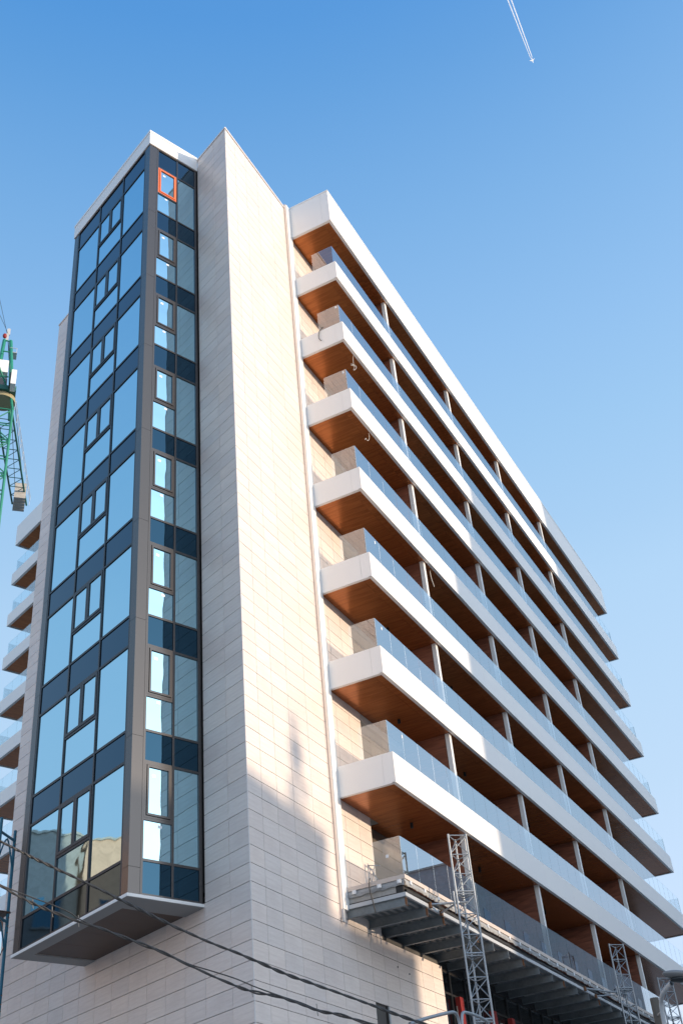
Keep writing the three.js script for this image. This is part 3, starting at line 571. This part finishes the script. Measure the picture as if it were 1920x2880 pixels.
// ---------------------------------------------------------------- green tower crane beyond
{
  const t = thing('tower_crane', 'green lattice tower crane cut by the left edge of the photo', 'crane');
  t.position.set(35.391, 0, -44.333); t.rotation.y = -44.6 * rad;      // local x right, local -z away from the eye
  const X = -1.59, Y0 = 69.4;                                            // mast centre
  const lg = (sx, sz) => V(X + sx, 0, sz);
  const cs = [lg(1, 1), lg(1, -1), lg(-1, -1), lg(-1, 1)], at = (c, y) => V(c.x, y, c.z);
  cs.forEach((c) => part(t, 'mast_leg', bar(at(c, 0), at(c, Y0), 0.11, 8), M.green));
  for (let y = Y0, n = 0; y > 40; y -= 1.9, n++) for (let i = 0; i < 4; i++) {
    const a = cs[i], b = cs[(i + 1) % 4];
    part(t, 'mast_rung', bar(at(a, y), at(b, y), 0.06, 6), M.green); part(t, 'mast_brace', bar(at(n % 2 ? a : b, y), at(n % 2 ? b : a, y - 1.9), 0.055, 6), M.green);
  }
  cs.forEach((c) => part(t, 'head_strut', bar(at(c, Y0), V(X + (c.x - X) * 0.75, Y0 + 1.5, c.z * 0.75), 0.12, 8), M.green));
  { const g = new THREE.CylinderGeometry(1.15, 1.15, 0.45, 32); g.translate(X, Y0 + 1.75, 0); part(t, 'slewing_ring', g, M.yellow); }
  part(t, 'turntable', bx(X - 1.1, X + 1.1, Y0 + 2, Y0 + 2.5, -1.4, 1.4), M.greenDark);
  // A-frame
  for (const s of [-1, 1]) {
    part(t, 'a_frame_leg', bar(V(X + 0.8 * s, Y0 + 2.4, 0.2), V(X - 0.25 + 0.3 * s, Y0 + 11.3, -2), 0.17, 8), M.green);
    part(t, 'a_frame_leg', bar(V(X + 0.8 * s, Y0 + 2.4, -3.4), V(X - 0.25 + 0.3 * s, Y0 + 11.3, -2), 0.14, 8), M.green);
  }
  for (const y of [4, 5.6, 7.2, 8.8, 10.2]) part(t, 'a_frame_rung', bar(V(X - 0.25 + 0.9 * (1 - y / 13), Y0 + y, -0.9), V(X - 0.25 - 0.9 * (1 - y / 13), Y0 + y, -0.9), 0.07), M.green);
  part(t, 'top_platform', [bx(X + 0.1, X + 0.75, Y0 + 9.3, Y0 + 9.36, -2.4, -1.4), bx(X + 0.7, X + 0.75, Y0 + 9.36, Y0 + 9.9, -2.4, -1.4), bx(X + 0.1, X + 0.7, Y0 + 9.86, Y0 + 9.9, -1.44, -1.4)], M.lampGrey);
  part(t, 'pulley_block', [bx(X - 0.45, X - 0.2, Y0 + 11.3, Y0 + 12.2, -2.1, -1.9), bx(X - 0.4, X - 0.1, Y0 + 12.1, Y0 + 12.9, -2.08, -1.95)], M.lampGrey);
  for (const s of [0, 0.25]) part(t, 'pendant_line', bar(V(X - 0.4 + s * 0.4, Y0 + 12.3, -2), V(-2.99 - s * 0.5, 78.7 - s * 6, 6), 0.02, 5), M.bitumen);
  { const g = new THREE.SphereGeometry(0.2, 12, 8); g.scale(1, 1.5, 1); g.translate(X - 0.55, Y0 + 11.1, -1.2); part(t, 'warning_light', g, M.red); }
  part(t, 'machinery_house', bx(X - 1.6, X + 0.15, Y0 + 5.9, Y0 + 7.4, -1.6, -0.6), M.white);
  part(t, 'winch_drum', [bx(X - 1.2, X + 0.2, Y0 + 3.2, Y0 + 5.2, -1.4, -0.8)], M.frame);
  part(t, 'operator_cab', [bx(X + 0.55, X + 1.0, Y0 + 1.9, Y0 + 3.6, 1.3, 2.4)], M.white);
  part(t, 'cab_window', bx(X + 0.42, X + 0.545, Y0 + 2.1, Y0 + 3.3, 1.4, 2.3), M.frameDark);
  // counter jib away from the eye, slightly to the right
  const j0 = V(X + 0.9, Y0 + 1.9, -1.2), j1 = V(1.75, Y0 + 1.4, -15.2), k0 = V(X - 0.5, Y0 + 1.9, -1.2), k1 = V(0.35, Y0 + 1.4, -15.2);
  part(t, 'counter_jib_chord', bar(j0, j1, 0.1, 8), M.greenDark); part(t, 'counter_jib_chord', bar(k0, k1, 0.1, 8), M.greenDark);
  for (let i = 0; i < 10; i++) { const p = j0.clone().lerp(j1, i / 10), q = k0.clone().lerp(k1, i / 10), q2 = k0.clone().lerp(k1, (i + 1) / 10); part(t, 'counter_jib_brace', bar(p, q, 0.04), M.greenDark); part(t, 'counter_jib_brace', bar(p, q2, 0.035), M.greenDark); }
  part(t, 'walkway', [bar(V(j0.x + 0.3, j0.y + 1.1, j0.z), V(j1.x + 0.3, j1.y + 1.1, j1.z), 0.025), bar(V(j0.x + 0.3, j0.y + 0.55, j0.z), V(j1.x + 0.3, j1.y + 0.55, j1.z), 0.02), ...[0, 1, 2, 3, 4, 5, 6, 7, 8].map((i) => { const p = j0.clone().lerp(j1, i / 8); return bar(V(p.x + 0.25, p.y, p.z), V(p.x + 0.3, p.y + 1.1, p.z), 0.025); })], M.lampGrey);
  for (let i = 0; i < 5; i++) part(t, 'counterweight_slab', bx(0.42, 1.55, Y0 + 0.65 - 0.05 * i, Y0 + 2.5, -13.4 - 0.42 * i, -13.4 - 0.42 * i + 0.4), M.concrete);
  for (const s of [0.6, 1.5]) part(t, 'counter_pendant', bar(V(s, Y0 + 1.7, -14.5), V(X - 0.2, Y0 + 11.2, -2), 0.03, 5), M.bitumen);
  // luffing jib rises toward the viewer, mostly out of frame
  for (const s of [-0.6, 0.6]) part(t, 'jib_chord', bar(V(X + s - 0.4, Y0 + 2.6, 1.2), V(X + s - 6.5, Y0 + 12, 9), 0.09, 8), M.green);
  for (let i = 0; i < 14; i++) { const p = V(X - 0.6 - 0.4, Y0 + 2.6, 1.2).lerp(V(X - 7.1, Y0 + 12, 9), i / 14), q = V(X + 0.6 - 0.4, Y0 + 2.6, 1.2).lerp(V(X - 5.9, Y0 + 12, 9), (i + 1) / 14); part(t, 'jib_brace', bar(p, q, 0.045), M.green); }
}

// ---------------------------------------------------------------- airliner and its trails
{
  const dist = 13500, p = EYE.clone().addScaledVector(V(0.5678, 0.8218, -0.0472).normalize(), dist), q = EYE.clone().addScaledVector(V(0.5258, 0.8493, -0.0462).normalize(), dist * 0.8218 / 0.8493);
  const dir = p.clone().sub(q).normalize(), side = dir.clone().cross(V(0, 1, 0)).normalize(), up = side.clone().cross(dir);
  const t = thing('airliner', 'tiny white airliner high in the sky at the head of the vapour trails', 'airplane');
  t.position.copy(p); t.quaternion.setFromRotationMatrix(new THREE.Matrix4().makeBasis(side, up, dir.clone().negate()));
  const wht = std([0.85, 0.85, 0.85], 0.4);
  const lathe = new THREE.LatheGeometry([[0, -34], [1.6, -31], [3, -26], [3.2, -10], [3.2, 20], [2.2, 30], [0.4, 37]].map(([r, y]) => new THREE.Vector2(r, y)), 16); lathe.rotateX(Math.PI / 2); part(t, 'fuselage', lathe, wht);
  const wing = (pts, th) => { const s = new THREE.Shape(pts.map(([x, z]) => new THREE.Vector2(x, z))); const g = new THREE.ExtrudeGeometry(s, { depth: th, bevelEnabled: false }); g.rotateX(Math.PI / 2); return g; };
  for (const s of [-1, 1]) { part(t, 'wing', wing([[0, -9], [s * 30, 12], [s * 30, 15], [s * 8, 8], [0, 8]], 0.9), wht); part(t, 'tailplane', wing([[0, 28], [s * 10, 35], [s * 10, 37], [0, 35]], 0.5), wht); const e = new THREE.CylinderGeometry(1.7, 1.4, 7, 12); e.rotateX(Math.PI / 2); e.translate(s * 10, -2.5, -3); part(t, 'engine', e, wht); }
  const fin = wing([[0, 26], [10, 34], [10, 37], [0, 35]], 0.5); fin.rotateZ(Math.PI / 2); part(t, 'tail_fin', fin, wht);
  for (const s of [-1, 1]) {
    const tr = thing('vapour_trail', s < 0 ? 'left of the two white vapour trails behind the airliner' : 'right of the two white vapour trails behind the airliner', 'vapour trail', 'vapour trails');
    for (let j = 0; j < 14; j++) {
      const mat = std([0.9, 0.9, 0.9], 1, { transparent: true, opacity: Math.max(0.2, 0.6 - j * 0.035) }), pts = [], n = 26, pos = [], idx = [], seg = 8;
      for (let i = 0; i <= n; i++) {
        const d = 45 + (j + i / n) * 95, w = 9 + d * 0.0095, c = p.clone().addScaledVector(dir, -d).addScaledVector(side, s * w + rr(-0.5, 0.5) * (1 + d * 0.002)), r = (2.6 + d * 0.0042) * rr(0.7, 1.25);
        for (let a = 0; a < seg; a++) { const an = a / seg * 2 * Math.PI, v = c.clone().addScaledVector(side, r * Math.cos(an)).addScaledVector(up, r * Math.sin(an)); pos.push(v.x - p.x, v.y - p.y, v.z - p.z); }
      }
      for (let i = 0; i < n; i++) for (let a = 0; a < seg; a++) { const q0 = i * seg + a, q1 = i * seg + (a + 1) % seg; idx.push(q0, q1, q0 + seg, q0 + seg, q1, q1 + seg); }
      const g = new THREE.BufferGeometry(); g.setAttribute('position', new THREE.Float32BufferAttribute(pos, 3)); g.setIndex(idx); g.computeVertexNormals();
      part(tr, 'vapour', g, mat).castShadow = false;
    }
    tr.position.copy(p);
  }
}

// ---------------------------------------------------------------- across the street: what throws the shade and is mirrored in the glass
function block(name, label, boxes, wallC, winRows, face) {
  const t = thing(name, label, 'building');
  const mat = std(wallC, 0.85, { map: concTex });
  boxes.forEach(([x0, x1, y1, z0, z1], n) => {
    part(t, 'wall', bx(x0, x1, 0, y1, z0, z1), mat);
    part(t, 'parapet', bx(x0 - 0.1, x1 + 0.1, y1 + 0.003, y1 + 0.15, z0 - 0.1, z1 + 0.1), M.concrete);
    if (!winRows) return;
    const nx = Math.max(1, Math.min(12, Math.floor((x1 - x0) / 3.2))), ny = Math.floor((y1 - 1.5) / 3.2), zf = face < 0 ? z0 : z1;
    for (let i = 0; i < nx; i++) for (let j = 0; j < ny; j++) {
      const cx = x0 + (i + 0.5) * (x1 - x0) / nx, cy = 2.4 + j * 3.2, w = part(t, 'window', bx(cx - 0.75, cx + 0.75, cy - 0.8, cy + 0.8, zf + (face < 0 ? -0.03 : 0.004), zf + (face < 0 ? -0.004 : 0.03)), M.spandrel);
      part(w, 'sill', bx(cx - 0.85, cx + 0.85, cy - 0.9, cy - 0.803, zf + (face < 0 ? -0.14 : 0.002), zf + (face < 0 ? -0.002 : 0.14)), M.concrete);
    }
  });
  return t;
}
{
  const h = block('street_house', 'low rendered house across the street, behind the viewer, outside the photo', [[-7.28, 8.47, 18.89, 65, 70]], [0.45, 0.4, 0.34], 1, -1);
  const r = new THREE.Shape([[-7.28, 19.05], [8.47, 19.05], [8.47, 19.17], [-7.28, 21.54]].map(([x, y]) => new THREE.Vector2(x, y)));
  const g = new THREE.ExtrudeGeometry(r, { depth: 5, bevelEnabled: false }); g.translate(0, 0, 65); part(h, 'roof', g, M.concrete);
}
block('street_shop', 'lower flat roofed shop across the street, outside the photo', [[8.49, 13.32, 16.99, 65.02, 70.02]], [0.5, 0.44, 0.36], 1, -1);
block('stepped_apartment_block', 'tall stepped apartment block across the street, outside the photo', [[17.07, 19.67, 31.8, 65, 70], [19.68, 21.02, 35.4, 65.02, 70.02], [21.03, 34.07, 38.5, 65, 70], [34.08, 72, 48, 65.02, 70.02]], [0.5, 0.47, 0.42], 1, -1);
block('street_office', 'grey office block farther down the street, outside the photo', [[66, 125, 31, 24, 44]], [0.42, 0.44, 0.46], 1, -1);
block('cream_house', 'sunlit cream house across the side street, mirrored in the bay glass', [[-26, -5.4, 25.9, -62, -45]], [0.78, 0.52, 0.38], 1, 1);
block('grey_house', 'grey house across the side street, mirrored in the bay glass', [[-5.2, 12, 26.4, -62, -45.4]], [0.42, 0.41, 0.4], 1, 1);
{ // slender street tree whose shadow falls on the stone front
  const t = thing('street_tree', 'slender street tree across the street, outside the photo', 'tree');
  const g = new THREE.CylinderGeometry(0.02, 0.07, 20.6, 8); g.translate(7.0, 10.3, 64); part(t, 'trunk', g, M.timber);
  const leaf = [], lg = new THREE.PlaneGeometry(0.2, 0.3);
  for (let i = 0; i < 140; i++) {
    const y = 17.4 + 4.3 * rnd() ** 1.2, w = 1.15 * (1 - (y - 16.8) / 5.6), an = rr(0, 6.283), r = w * Math.sqrt(rnd());
    const q = lg.clone(); q.rotateX(rr(-1.5, 1.5)); q.rotateY(rr(0, 6.28)); q.translate(7.1 + r * Math.cos(an), y, 64 + r * Math.sin(an)); leaf.push(q);
  }
  part(t, 'crown', leaf, std([0.05, 0.09, 0.03], 0.8, { side: THREE.DoubleSide }));
}

renderer.render(scene, camera);
